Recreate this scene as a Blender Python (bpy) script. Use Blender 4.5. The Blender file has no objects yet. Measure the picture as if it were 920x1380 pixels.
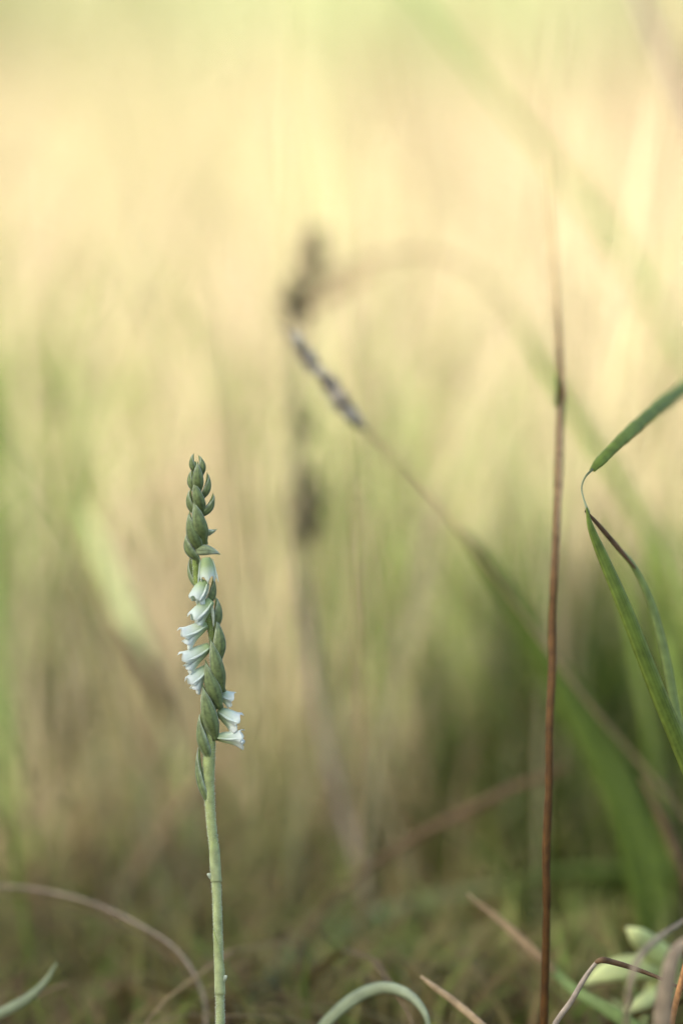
import bpy, math, random
import numpy as np
from mathutils import Vector, Matrix

# ------------------------------------------------------------------ camera, sky, sun, exposure
scene = bpy.context.scene
C = scene.collection
R = math.radians
PITCH = 4.0            # degrees below the horizontal
FOCUS = 0.60           # metres to the orchid
MPP = 0.18 / 1380      # metres per photo pixel in the plane of focus
FWD = Vector((0, math.cos(R(PITCH)), -math.sin(R(PITCH))))
UPV = Vector((0, math.sin(R(PITCH)), math.cos(R(PITCH))))
RGT = Vector((1, 0, 0))
CAM = Vector((0, 0, 0.114)) - FWD * FOCUS

cd = bpy.data.cameras.new('camera')
cam = bpy.data.objects.new('camera', cd)
C.objects.link(cam)
cam.location = CAM
cam.rotation_euler = (R(90 - PITCH), 0, 0)
cd.sensor_fit = 'VERTICAL'
cd.sensor_height = 36
cd.sensor_width = 24
cd.lens = 120
cd.clip_start = 0.01
cd.clip_end = 2000
cd.dof.use_dof = True
cd.dof.focus_distance = FOCUS
cd.dof.aperture_fstop = 5.0
scene.camera = cam

SUN_DIR = Vector((-0.62, -0.60, 0.80)).normalized()      # towards the sun
SUN_EL = math.asin(SUN_DIR.z)
SUN_AZ = math.atan2(SUN_DIR.x, SUN_DIR.y)
world = bpy.data.worlds.new('World')
scene.world = world
world.use_nodes = True
nt = world.node_tree
sky = nt.nodes.new('ShaderNodeTexSky')
sky.sky_type = 'NISHITA'
sky.sun_disc = False
sky.sun_elevation = SUN_EL
sky.sun_rotation = SUN_AZ % (2 * math.pi)
sky.air_density = 1.0
sky.dust_density = 3.0
sky.ozone_density = 0.8
bg = nt.nodes['Background']
bg.inputs['Strength'].default_value = 0.125
nt.links.new(sky.outputs[0], bg.inputs['Color'])

sd = bpy.data.lights.new('sun', 'SUN')
sd.energy = 4.2
sd.angle = R(0.53)
sd.color = (1.0, 0.965, 0.91)
sun = bpy.data.objects.new('sun', sd)
C.objects.link(sun)
sun.rotation_euler = SUN_DIR.to_track_quat('Z', 'Y').to_euler()
sun.location = SUN_DIR * 20

scene.view_settings.view_transform = 'Standard'
scene.view_settings.look = 'None'
scene.view_settings.gamma = 1
scene.view_settings.exposure = 1.86
scene.cycles.use_denoising = True
scene.cycles.max_bounces = 4
scene.cycles.diffuse_bounces = 2
scene.cycles.transmission_bounces = 3
scene.cycles.glossy_bounces = 2
scene.cycles.caustics_reflective = False
scene.cycles.caustics_refractive = False
scene.cycles.adaptive_threshold = 0.02
scene.cycles.transparent_max_bounces = 8

rng = np.random.default_rng(7)
random.seed(7)


def P(px, py, d=FOCUS):
    """A photo pixel at a given distance in front of the lens, as a point of the world."""
    k = d / FOCUS * MPP
    return CAM + FWD * d + RGT * ((px - 460) * k) + UPV * ((690 - py) * k)


def ground_z(x, y):
    x = np.asarray(x, float)
    y = np.asarray(y, float)
    bump = 0.006 * np.sin(x * 9 + 1.3) * np.sin(y * 7 + .4) + 0.003 * np.sin(x * 23 + y * 17)
    far = np.clip(y - 2.2, 0, None)
    hill = 0.16 * far ** 1.25 * np.exp(-far / 160)
    hill = np.where(far > 60, np.minimum(hill, 0.16 * 60 ** 1.25 * math.exp(-60 / 160)), hill)
    return bump * np.exp(-np.abs(y) / 6) + hill + 0.25 * np.sin(x * .11) * np.clip(far / 30, 0, 1)


# ------------------------------------------------------------------ materials
def new_mat(name):
    m = bpy.data.materials.new(name)
    m.use_nodes = True
    t = m.node_tree
    t.nodes.clear()
    return m, t


def leaf_mat(name, stops, attr='tint', rough=0.5, transl=0.35, noise=0.25, nscale=500, sheen=0.0,
             stripes=0.0, spec=0.35, tcol=(1.0, 1.0, 0.75), bump=0.0):
    """Thin plant tissue: a colour ramp over a per-blade value, fine mottling, part of the light let through."""
    m, t = new_mat(name)
    N, L = t.nodes, t.links
    out = N.new('ShaderNodeOutputMaterial')
    at = N.new('ShaderNodeAttribute'); at.attribute_name = attr
    ramp = N.new('ShaderNodeValToRGB')
    el = ramp.color_ramp.elements
    while len(el) < len(stops):
        el.new(0.5)
    for e, (p, c) in zip(el, stops):
        e.position = p
        e.color = (*c, 1)
    L.new(at.outputs['Fac'], ramp.inputs[0])
    tc = N.new('ShaderNodeTexCoord')
    nz = N.new('ShaderNodeTexNoise'); nz.inputs['Scale'].default_value = nscale
    nz.inputs['Detail'].default_value = 4
    L.new(tc.outputs['Object'], nz.inputs['Vector'])
    mr = N.new('ShaderNodeMapRange')
    mr.inputs['From Min'].default_value = 0.3; mr.inputs['From Max'].default_value = 0.7
    mr.inputs['To Min'].default_value = 1 - noise; mr.inputs['To Max'].default_value = 1 + noise
    L.new(nz.outputs['Fac'], mr.inputs['Value'])
    mul = N.new('ShaderNodeVectorMath'); mul.operation = 'SCALE'
    L.new(ramp.outputs['Color'], mul.inputs[0]); L.new(mr.outputs[0], mul.inputs['Scale'])
    col = mul.outputs['Vector']
    hsrc = nz.outputs['Fac']
    if stripes > 0:
        uv = N.new('ShaderNodeUVMap')
        wv = N.new('ShaderNodeTexWave'); wv.inputs['Scale'].default_value = 1.6
        wv.inputs['Distortion'].default_value = 0.6
        mp = N.new('ShaderNodeMapping'); mp.inputs['Scale'].default_value = (1.0, 0.04, 1)
        L.new(uv.outputs[0], mp.inputs['Vector']); L.new(mp.outputs[0], wv.inputs['Vector'])
        m2 = N.new('ShaderNodeMapRange')
        m2.inputs['To Min'].default_value = 1 - stripes; m2.inputs['To Max'].default_value = 1 + stripes
        L.new(wv.outputs['Fac'], m2.inputs['Value'])
        mu2 = N.new('ShaderNodeVectorMath'); mu2.operation = 'SCALE'
        L.new(col, mu2.inputs[0]); L.new(m2.outputs[0], mu2.inputs['Scale'])
        col = mu2.outputs['Vector']
        hsrc = wv.outputs['Fac']
    pb = N.new('ShaderNodeBsdfPrincipled')
    pb.inputs['Roughness'].default_value = rough
    pb.inputs['Specular IOR Level'].default_value = spec
    L.new(col, pb.inputs['Base Color'])
    if sheen:
        pb.inputs['Sheen Weight'].default_value = sheen
        pb.inputs['Sheen Roughness'].default_value = 0.45
        pb.inputs['Sheen Tint'].default_value = (0.9, 0.97, 1, 1)
    if bump:
        bp = N.new('ShaderNodeBump'); bp.inputs['Strength'].default_value = bump
        bp.inputs['Distance'].default_value = 0.0002
        L.new(hsrc, bp.inputs['Height']); L.new(bp.outputs[0], pb.inputs['Normal'])
    if transl > 0:
        tr = N.new('ShaderNodeBsdfTranslucent')
        tm = N.new('ShaderNodeVectorMath'); tm.operation = 'MULTIPLY'
        tm.inputs[1].default_value = tcol
        L.new(col, tm.inputs[0]); L.new(tm.outputs['Vector'], tr.inputs['Color'])
        mx = N.new('ShaderNodeMixShader'); mx.inputs[0].default_value = transl
        L.new(pb.outputs[0], mx.inputs[1]); L.new(tr.outputs[0], mx.inputs[2])
        L.new(mx.outputs[0], out.inputs['Surface'])
    else:
        L.new(pb.outputs[0], out.inputs['Surface'])
    return m


def soil_mat():
    m, t = new_mat('thatch_ground')
    N, L = t.nodes, t.links
    out = N.new('ShaderNodeOutputMaterial')
    pb = N.new('ShaderNodeBsdfPrincipled'); pb.inputs['Roughness'].default_value = 0.95
    pb.inputs['Specular IOR Level'].default_value = 0.1
    g = N.new('ShaderNodeNewGeometry')
    n1 = N.new('ShaderNodeTexNoise'); n1.inputs['Scale'].default_value = 60; n1.inputs['Detail'].default_value = 8
    n2 = N.new('ShaderNodeTexNoise'); n2.inputs['Scale'].default_value = 1.1; n2.inputs['Detail'].default_value = 4
    for n in (n1, n2):
        L.new(g.outputs['Position'], n.inputs['Vector'])
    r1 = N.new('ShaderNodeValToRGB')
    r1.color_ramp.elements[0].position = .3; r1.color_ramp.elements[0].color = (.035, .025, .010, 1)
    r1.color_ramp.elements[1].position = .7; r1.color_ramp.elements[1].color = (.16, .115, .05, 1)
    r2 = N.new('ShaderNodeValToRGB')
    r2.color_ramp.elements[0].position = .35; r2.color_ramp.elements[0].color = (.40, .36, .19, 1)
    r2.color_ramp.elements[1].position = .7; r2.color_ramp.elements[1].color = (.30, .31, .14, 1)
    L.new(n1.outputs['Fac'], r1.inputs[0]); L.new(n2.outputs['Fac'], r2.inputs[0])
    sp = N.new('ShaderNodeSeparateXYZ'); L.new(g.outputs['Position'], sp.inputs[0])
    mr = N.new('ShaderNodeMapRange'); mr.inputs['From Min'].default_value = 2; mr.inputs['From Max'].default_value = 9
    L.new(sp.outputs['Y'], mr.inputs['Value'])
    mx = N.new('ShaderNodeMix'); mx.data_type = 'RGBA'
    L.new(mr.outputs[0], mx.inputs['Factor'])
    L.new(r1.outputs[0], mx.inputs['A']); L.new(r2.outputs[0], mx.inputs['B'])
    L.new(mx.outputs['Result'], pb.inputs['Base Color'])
    bp = N.new('ShaderNodeBump'); bp.inputs['Strength'].default_value = .6; bp.inputs['Distance'].default_value = .004
    L.new(n1.outputs['Fac'], bp.inputs['Height']); L.new(bp.outputs[0], pb.inputs['Normal'])
    L.new(pb.outputs[0], out.inputs['Surface'])
    return m


STRAW = [(0, (.50, .36, .16)), (.35, (.62, .48, .22)), (.7, (.66, .55, .27)), (1, (.42, .29, .12))]
M = {}
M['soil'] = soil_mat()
M['straw_stand'] = leaf_mat('straw_stand', [(0, (.44, .325, .22)), (.3, (.51, .405, .275)), (.6, (.48, .42, .27)),
                                            (.85, (.50, .52, .24)), (1, (.34, .42, .15))], noise=.12, nscale=40, transl=.4, spec=.15, rough=.7)
M['hill_stand'] = leaf_mat('hill_stand', [(0, (.45, .43, .27)), (.35, (.46, .465, .285)), (.6, (.45, .475, .28)), (1, (.40, .45, .22))],
                           noise=.12, nscale=20, transl=.4, spec=.15, rough=.7)
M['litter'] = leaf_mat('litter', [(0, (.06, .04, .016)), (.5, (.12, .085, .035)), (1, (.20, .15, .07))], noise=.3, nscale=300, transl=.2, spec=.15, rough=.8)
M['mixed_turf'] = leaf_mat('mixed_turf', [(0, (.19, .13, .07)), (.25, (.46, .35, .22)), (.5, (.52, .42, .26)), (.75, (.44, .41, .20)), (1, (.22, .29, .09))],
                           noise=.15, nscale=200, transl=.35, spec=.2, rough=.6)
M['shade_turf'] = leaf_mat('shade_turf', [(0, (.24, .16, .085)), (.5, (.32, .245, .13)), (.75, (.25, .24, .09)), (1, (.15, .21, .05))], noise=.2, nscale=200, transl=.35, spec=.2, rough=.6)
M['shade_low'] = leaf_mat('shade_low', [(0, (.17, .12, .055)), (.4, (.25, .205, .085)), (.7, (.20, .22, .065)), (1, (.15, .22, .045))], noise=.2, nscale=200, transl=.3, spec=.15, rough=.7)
M['cross_straw'] = leaf_mat('cross_straw', [(0, (.14, .11, .06)), (.4, (.30, .25, .14)), (.7, (.22, .24, .10)), (1, (.42, .36, .24))], noise=.2, nscale=200, transl=.3, spec=.15, rough=.7)
M['fine_stem'] = leaf_mat('fine_stem', [(0, (.10, .09, .045)), (.4, (.26, .22, .13)), (.7, (.17, .22, .08)), (1, (.46, .40, .28))], noise=.2, nscale=200, transl=.2, spec=.15, rough=.7)
M['green_turf'] = leaf_mat('green_turf', [(0, (.10, .17, .03)), (.5, (.16, .26, .05)), (1, (.30, .34, .10))], noise=.15, nscale=200, transl=.45, spec=.25)
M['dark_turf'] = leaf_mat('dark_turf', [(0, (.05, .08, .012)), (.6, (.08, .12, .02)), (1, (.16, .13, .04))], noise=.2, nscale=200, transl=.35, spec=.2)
M['green_blade'] = leaf_mat('green_blade', [(0, (.11, .165, .018)), (1, (.22, .295, .06))], stripes=.08, noise=.25, transl=.4, spec=.2, rough=.5, bump=.15)
M['dark_leaf'] = leaf_mat('dark_leaf', [(0, (.065, .105, .012)), (1, (.12, .17, .03))], stripes=.12, noise=.15, transl=.35, spec=.15, rough=.6)
M['bright_blade'] = leaf_mat('bright_blade', [(0, (.17, .26, .07)), (1, (.30, .36, .12))], stripes=.12, noise=.2, transl=.35)
M['bluish_blade'] = leaf_mat('bluish_blade', [(0, (.14, .17, .06)), (1, (.34, .40, .25))], stripes=.12, noise=.15, transl=.3)
M['tan_blade'] = leaf_mat('tan_blade', [(0, (.20, .13, .06)), (1, (.46, .35, .20))], stripes=.2, noise=.25, transl=.25, rough=.7, spec=.2)
M['arch_stem'] = leaf_mat('arch_stem', [(0, (.24, .17, .10)), (.4, (.30, .26, .13)), (1, (.20, .25, .09))], stripes=.1, noise=.2, transl=.2, rough=.7, spec=.15)
M['weed_stem'] = leaf_mat('weed_stem', [(0, (.13, .105, .075)), (1, (.26, .21, .16))], noise=.25, transl=0, rough=.8, spec=.15)
M['grey_straw'] = leaf_mat('grey_straw', [(0, (.20, .16, .11)), (1, (.46, .39, .29))], stripes=.2, noise=.3, transl=.15, rough=.7, spec=.25)
M['tan_grey'] = leaf_mat('tan_grey', [(0, (.30, .235, .15)), (1, (.50, .41, .29))], stripes=.2, noise=.3, transl=.3, rough=.75, spec=.12)
M['brown_culm'] = leaf_mat('brown_culm', [(0, (.060, .027, .005)), (.45, (.095, .048, .013)), (.75, (.17, .105, .045)), (1, (.22, .175, .085))],
                           stripes=.35, noise=.3, transl=0, rough=.6, spec=.15)
M['dark_brown'] = leaf_mat('dark_brown', [(0, (.06, .035, .016)), (1, (.16, .10, .05))], noise=.35, transl=.1, rough=.7, spec=.2)
M['olive_head'] = leaf_mat('olive_head', [(0, (.11, .095, .045)), (.6, (.18, .16, .08)), (1, (.28, .24, .14))], noise=.3, transl=.2, rough=.7, spec=.2)
M['grey_head'] = leaf_mat('grey_head', [(0, (.16, .13, .09)), (.5, (.31, .285, .225)), (1, (.50, .52, .48))], noise=.25, transl=.2, rough=.6, spec=.25)
M['pale_leaf'] = leaf_mat('pale_leaf', [(0, (.42, .50, .13)), (1, (.72, .76, .38))], noise=.2, nscale=250, transl=.3, rough=.55)
M['orange_stem'] = leaf_mat('orange_stem', [(0, (.26, .11, .03)), (1, (.44, .24, .09))], noise=.4, nscale=900, transl=0, rough=.8, bump=.8)
M['orchid_stem'] = leaf_mat('orchid_stem', [(0, (.35, .40, .21)), (.5, (.30, .36, .14)), (1, (.20, .27, .06))], noise=.25, nscale=700, transl=.08, bump=.4,
                            rough=.6, sheen=.25, spec=.25)
M['bud_skin'] = leaf_mat('bud_skin', [(0, (.12, .165, .035)), (.55, (.17, .22, .075)), (1, (.36, .42, .24))], noise=.2, nscale=900, transl=.15,
                         rough=.6, sheen=.2, spec=.25)
M['bract_skin'] = leaf_mat('bract_skin', [(0, (.10, .145, .03)), (.45, (.175, .23, .09)), (.8, (.36, .43, .26)), (1, (.60, .66, .52))],
                           noise=.3, nscale=1400, transl=.25, rough=.6, sheen=.3, spec=.25, stripes=.13, bump=.35)
M['petal'] = leaf_mat('petal', [(0, (.38, .50, .22)), (.3, (.58, .69, .50)), (.6, (.70, .79, .69)), (1, (.78, .84, .79))], noise=.10, nscale=500, transl=.4,
                      rough=.5, sheen=.2, spec=.3, tcol=(1, 1, .95))
M['lip'] = leaf_mat('lip', [(0, (.42, .54, .20)), (.4, (.58, .68, .42)), (.7, (.76, .83, .74)), (1, (.82, .87, .82))], noise=.10, nscale=500, transl=.4,
                    rough=.5, sheen=.2, spec=.3, tcol=(1, 1, .95))
M['hair'] = leaf_mat('hair', [(0, (.6, .7, .55)), (1, (.75, .8, .75))], noise=.05, transl=.4, rough=.5)
M['bark'] = leaf_mat('bark', [(0, (.14, .10, .07)), (1, (.14, .10, .07))], noise=.4, nscale=12, transl=0, rough=.9)
M['tree_leaf'] = leaf_mat('tree_leaf', [(0, (.045, .085, .02)), (1, (.10, .15, .035))], noise=.2, nscale=6, transl=.25)


# ------------------------------------------------------------------ mesh helpers
def link(name, me, mat, parent=None, smooth=True):
    o = bpy.data.objects.new(name, me)
    C.objects.link(o)
    me.materials.append(M[mat])
    if smooth:
        me.polygons.foreach_set('use_smooth', [True] * len(me.polygons))
    if parent:
        o.parent = parent
        o.matrix_parent_inverse = Matrix.Translation(-parent.location)
    return o


def make_mesh(name, verts, faces, tint, uv=None):
    me = bpy.data.meshes.new(name)
    me.from_pydata([tuple(v) for v in verts], [], faces)
    a = me.attributes.new('tint', 'FLOAT', 'POINT')
    a.data.foreach_set('value', np.asarray(tint, np.float32))
    if uv is not None:
        lay = me.uv_layers.new(name='UVMap')
        vi = np.zeros(len(me.loops), np.int32)
        me.loops.foreach_get('vertex_index', vi)
        lay.data.foreach_set('uv', np.asarray(uv, np.float32)[vi].ravel())
    me.update()
    return me


def spline(vals, n):
    """Catmull-Rom samples through a list of numbers or vectors."""
    v = np.array([np.atleast_1d(np.asarray(x, float)) for x in vals])
    k = len(v)
    out = []
    for s in np.linspace(0, k - 1, n):
        i = min(int(s), k - 2)
        f = s - i
        p0 = v[max(i - 1, 0)] if i > 0 else 2 * v[0] - v[1]
        p1, p2 = v[i], v[i + 1]
        p3 = v[i + 2] if i + 2 < k else 2 * v[-1] - v[-2]
        out.append(.5 * ((2 * p1) + (-p0 + p2) * f + (2 * p0 - 5 * p1 + 4 * p2 - p3) * f ** 2 + (-p0 + 3 * p1 - 3 * p2 + p3) * f ** 3))
    return np.array(out)


def lin(vals, n):
    vals = list(vals) if hasattr(vals, '__len__') else [vals, vals]
    return np.interp(np.linspace(0, 1, n), np.linspace(0, 1, len(vals)), vals)


def loft(points, width, n=24, thick=None, twist=0, fold=0.0, tint=(0, 1), sides=8, wob=0.0, face=None, edge_tint=0.0, smooth_path=True):
    """A closed tube or blade along a path. width: full widths in metres; thick None = round stem.
    twist: degrees away from facing the lens; fold: V depth as a share of the width."""
    p = spline(points, n) if smooth_path else np.array([[np.interp(s, np.linspace(0, 1, len(points)), [q[a] for q in points]) for a in range(3)] for s in np.linspace(0, 1, n)])
    w = lin(width, n)
    tw = np.radians(lin(twist, n))
    tn = lin(tint, n)
    if wob:
        w = w * (1 + wob * rng.normal(size=n))
    T = np.gradient(p, axis=0)
    T /= np.linalg.norm(T, axis=1)[:, None] + 1e-12
    view = np.array(face if face is not None else FWD)
    verts, tints, uvs = [], [], []
    ang = np.linspace(0, 2 * np.pi, sides, endpoint=False)
    Sprev = None
    for i in range(n):
        S = np.cross(T[i], view)
        ln = np.linalg.norm(S)
        if ln < 1e-4 and Sprev is not None:
            S = Sprev
        else:
            S = S / (ln + 1e-12)
        if Sprev is not None and np.dot(S, Sprev) < 0:
            S = -S
        Sprev = S
        Nn = np.cross(S, T[i])
        S2 = S * math.cos(tw[i]) + Nn * math.sin(tw[i])
        N2 = -S * math.sin(tw[i]) + Nn * math.cos(tw[i])
        hw = w[i] / 2
        ht = hw if thick is None else min(thick / 2, hw)
        for a in ang:
            c, s = math.cos(a), math.sin(a)
            q = p[i] + S2 * hw * c + N2 * (ht * s + fold * w[i] * (abs(c) - .5))
            verts.append(q)
            tints.append(min(1, max(0, tn[i] + edge_tint * (abs(c) ** 4))))
            uvs.append((c * .5 + .5, i / n * 8))
    faces = []
    for i in range(n - 1):
        for k in range(sides):
            k2 = (k + 1) % sides
            faces.append((i * sides + k, i * sides + k2, (i + 1) * sides + k2, (i + 1) * sides + k))
    faces.append(tuple(range(sides - 1, -1, -1)))
    faces.append(tuple((n - 1) * sides + k for k in range(sides)))
    return verts, faces, tints, uvs


def merge(parts):
    V, F, T, U = [], [], [], []
    for v, f, t, u in parts:
        b = len(V)
        V += list(v); T += list(t); U += list(u)
        F += [tuple(b + i for i in q) for q in f]
    return V, F, T, U


def build(name, geo, mat, parent=None):
    v, f, t, u = geo
    return link(name, make_mesh(name, v, f, t, u), mat, parent)


def sheet(grid, thick, tint):
    """A closed thin shell over a grid of points [u][v]; tint has the same shape."""
    g = np.array(grid); nu, nv = g.shape[:2]
    du = np.gradient(g, axis=0); dv = np.gradient(g, axis=1)
    nn = np.cross(du, dv)
    nn /= np.linalg.norm(nn, axis=2)[..., None] + 1e-12
    g2 = g - nn * thick
    verts = list(g.reshape(-1, 3)) + list(g2.reshape(-1, 3))
    t = list(np.array(tint).ravel()) * 2
    uv = [(j / (nv - 1), i / (nu - 1)) for i in range(nu) for j in range(nv)] * 2
    b = nu * nv
    F = []
    for i in range(nu - 1):
        for j in range(nv - 1):
            a = i * nv + j
            F.append((a, a + 1, a + nv + 1, a + nv))
            F.append((b + a, b + a + nv, b + a + nv + 1, b + a + 1))
    rim = [j for j in range(nv)] + [i * nv + nv - 1 for i in range(1, nu)] + [(nu - 1) * nv + j for j in range(nv - 2, -1, -1)] + [i * nv for i in range(nu - 2, 0, -1)]
    for k in range(len(rim)):
        a, c = rim[k], rim[(k + 1) % len(rim)]
        F.append((a, b + a, b + c, c))
    return verts, F, t, uv


def tag(o, label=None, cat=None, group=None, kind=None):
    if label: o['label'] = label
    if cat: o['category'] = cat
    if group: o['group'] = group
    if kind: o['kind'] = kind
    return o


def empty(name, loc):
    o = bpy.data.objects.new(name, None)
    C.objects.link(o)
    o.location = loc
    o.empty_display_size = .01
    return o


def to_ground(pts, sink=.004, dx=0, dy=0):
    """Extend a path from its last point down into the soil."""
    q = Vector(pts[-1])
    x, y = q.x + dx, q.y + dy
    z = float(ground_z(x, y)) - sink
    if q.z > z + .01:
        pts = list(pts) + [Vector((x * .6 + q.x * .4, y * .6 + q.y * .4, (z + q.z) / 2)), Vector((x, y, z))]
    return pts


# ------------------------------------------------------------------ ground
def ground():
    s = np.linspace(-1, 1, 121)
    xs = np.sinh(s * 7.2) / math.sinh(7.2) * 300
    s2 = np.linspace(-.72, 1, 150)
    ys = np.sinh(s2 * 7.2) / math.sinh(7.2) * 500
    X, Y = np.meshgrid(xs, ys)
    Z = ground_z(X, Y)
    v = np.stack([X, Y, Z], -1).reshape(-1, 3)
    nx = len(xs)
    f = [(j * nx + i, j * nx + i + 1, (j + 1) * nx + i + 1, (j + 1) * nx + i) for j in range(len(ys) - 1) for i in range(nx - 1)]
    me = make_mesh('ground', v, f, np.zeros(len(v)))
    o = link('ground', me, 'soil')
    tag(o, 'brown thatchy ground of the dry meadow', None, kind='structure')


ground()


# ------------------------------------------------------------------ meadow (uncountable grass)
def grass(name, label, mat, xy, h, w, tint, lean=.25, segs=5, lean_dir=None, lay=0.0):
    n = len(xy)
    if n == 0:
        return
    x, y = xy[:, 0], xy[:, 1]
    z = ground_z(x, y) - .003
    th = rng.uniform(0, 2 * np.pi, n) if lean_dir is None else lean_dir
    ln = np.abs(rng.normal(lean, lean * .5, n))
    curve = rng.uniform(.6, 1.6, n)
    fa = rng.uniform(0, np.pi, n)
    V = np.zeros((n, segs + 1, 2, 3))
    for i in range(segs + 1):
        t = i / segs
        off = ln * h * t ** (1 + curve)
        drop = h * (t - .25 * np.minimum(ln, 1.5) * t ** 2.5)
        if lay:
            off = h * t * .97
            drop = h * .12 * np.sin(t * np.pi * .9) * (1 + fa * .3)
        cx = x + np.cos(th) * off
        cy = y + np.sin(th) * off
        cz = z + drop
        ww = w * (1 - t ** 2.2) * .5 + w * .03
        sx, sy = np.cos(fa + t * .8), np.sin(fa + t * .8)
        for k, sg in enumerate((-1, 1)):
            V[:, i, k, 0] = cx + sg * sx * ww
            V[:, i, k, 1] = cy + sg * sy * ww
            V[:, i, k, 2] = cz
    verts = V.reshape(-1, 3)
    base = np.arange(n)[:, None] * (2 * (segs + 1))
    q = []
    for i in range(segs):
        a = 2 * i
        q.append(np.stack([base[:, 0] + a, base[:, 0] + a + 1, base[:, 0] + a + 3, base[:, 0] + a + 2], -1))
    F = np.concatenate(q)
    me = bpy.data.meshes.new(name)
    me.vertices.add(len(verts)); me.vertices.foreach_set('co', verts.ravel().astype(np.float32))
    me.loops.add(F.size); me.loops.foreach_set('vertex_index', F.ravel().astype(np.int32))
    me.polygons.add(len(F))
    me.polygons.foreach_set('loop_start', (np.arange(len(F)) * 4).astype(np.int32))
    a = me.attributes.new('tint', 'FLOAT', 'POINT')
    a.data.foreach_set('value', np.repeat(np.clip(tint, 0, 1), 2 * (segs + 1)).astype(np.float32))
    me.update(calc_edges=True)
    o = link(name, me, mat)
    tag(o, label, 'grass', kind='stuff')
    return o


def patch(n, x0, x1, y0, y1):
    return np.stack([rng.uniform(x0, x1, n), rng.uniform(y0, y1, n)], -1)


def wedge(n, y0, y1, half, slope, pw=1.0):
    y = y0 + (y1 - y0) * rng.uniform(0, 1, n) ** pw
    x = rng.uniform(-1, 1, n) * (half + slope * y)
    return np.stack([x, y], -1)


def patch_noise(xy, f, ph=0):
    return .5 + .25 * np.sin(xy[:, 0] * f + ph + 1.3 * np.sin(xy[:, 1] * f * .7)) + .25 * np.sin(xy[:, 1] * f * .8 + ph * 2 + np.sin(xy[:, 0] * f * 1.7))


# tall sunlit straw standing behind, knee high
g1 = wedge(17000, 1.3, 4.2, .55, .42)
pn = patch_noise(g1, 3.1, .6)
grass('dry_meadow_grass', 'tall pale straw grass glowing in the sun far behind the orchid', 'straw_stand', g1,
      rng.uniform(.09, .23, len(g1)) * (.7 + .5 * pn) * np.where(rng.uniform(0, 1, len(g1)) < .06, 1.8, 1), rng.uniform(.0022, .005, len(g1)), pn * .55 + rng.normal(.12, .16, len(g1)), lean=.22)
g2 = wedge(14000, 4.0, 11, .7, .42, 1.3)
pn = patch_noise(g2, 4.2, 2.2)
grass('hillside_grass', 'sunlit yellow grass covering the slope beyond the meadow', 'hill_stand', g2,
      rng.uniform(.3, .8, len(g2)), rng.uniform(.006, .012, len(g2)), pn * 1.0 + rng.normal(.0, .14, len(g2)), lean=.25)
# low sunlit turf between
g3 = wedge(14000, .42, 1.8, .45, .5)
pn = patch_noise(g3, 5.5, 1.0)
grass('low_meadow_grass', 'short dry and green grass on the ground behind the orchid', 'mixed_turf', g3,
      rng.uniform(.04, .14, len(g3)), rng.uniform(.0012, .003, len(g3)), pn * .42 + rng.normal(.14, .17, len(g3)), lean=.4)
# litter lying on the soil
g4 = wedge(6000, -.5, 1.3, .5, .4)
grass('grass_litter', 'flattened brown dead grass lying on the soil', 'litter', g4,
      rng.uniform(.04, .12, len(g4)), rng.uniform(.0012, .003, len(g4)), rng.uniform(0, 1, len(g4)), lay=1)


# ------------------------------------------------------------------ shade tree (unseen, added behind the viewpoint to block the sun)
def tree():
    rng = np.random.default_rng(21)
    cz = 3.3
    ctr = Vector((.14, -1.97, 0)) + Vector((SUN_DIR.x, SUN_DIR.y, 0)) / SUN_DIR.z * cz
    root = empty('added_shade_tree', (ctr.x, ctr.y, 0))
    gz = float(ground_z(ctr.x, ctr.y))
    trunk = [Vector((ctr.x, ctr.y, gz - .1)), Vector((ctr.x + .04, ctr.y, .8)), Vector((ctr.x - .03, ctr.y + .05, 1.8)), Vector((ctr.x, ctr.y, 3.4))]
    build('trunk', loft(trunk, [.30, .22, .18, .10], n=14, sides=12), 'bark', root)
    for k in range(7):
        a = k * 2.4
        s = Vector((ctr.x, ctr.y, 1.7 + k * .22))
        e = s + Vector((math.cos(a) * 1.3, math.sin(a) * 1.3, .7))
        build('limb', loft([s, s.lerp(e, .5) + Vector((0, 0, .12)), e], [.10, .06, .02], n=8, sides=8), 'bark', root)
    n = 46000
    d = rng.normal(size=(n, 3)); d /= np.linalg.norm(d, axis=1)[:, None]
    clump = rng.normal(size=(240, 3)); clump /= np.linalg.norm(clump, axis=1)[:, None]
    clump *= (rng.uniform(0, 1, (240, 1)) ** .36)
    ci = rng.integers(0, 240, n)
    c = clump[ci] * np.array([2.0, 2.0, 1.35]) + d * rng.uniform(0, .36, (n, 1)) + np.array([ctr.x, ctr.y, cz])
    nrm = rng.normal(size=(n, 3)) + np.array([0, 0, .6]); nrm /= np.linalg.norm(nrm, axis=1)[:, None]
    t1 = np.cross(nrm, rng.normal(size=(n, 3))); t1 /= np.linalg.norm(t1, axis=1)[:, None]
    t2 = np.cross(nrm, t1)
    L = rng.uniform(.065, .11, (n, 1)); W = L * .42
    quad = np.stack([c - t1 * L, c + t2 * W - t1 * L * .1 + nrm * L * .15, c + t1 * L, c - t2 * W - t1 * L * .1 + nrm * L * .15], 1).reshape(-1, 3)
    F = np.arange(n * 4).reshape(-1, 4)
    me = bpy.data.meshes.new('crown')
    me.from_pydata(quad.tolist(), [], F.tolist())
    a = me.attributes.new('tint', 'FLOAT', 'POINT'); a.data.foreach_set('value', np.repeat(rng.uniform(0, 1, n), 4).astype(np.float32))
    link('crown', me, 'tree_leaf', root, smooth=False)
    tag(root, 'unseen leafy tree added so that its crown shades the orchid from the sun', 'tree')


tree()


# ------------------------------------------------------------------ the orchid
MM = .001
OD = FOCUS


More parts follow.
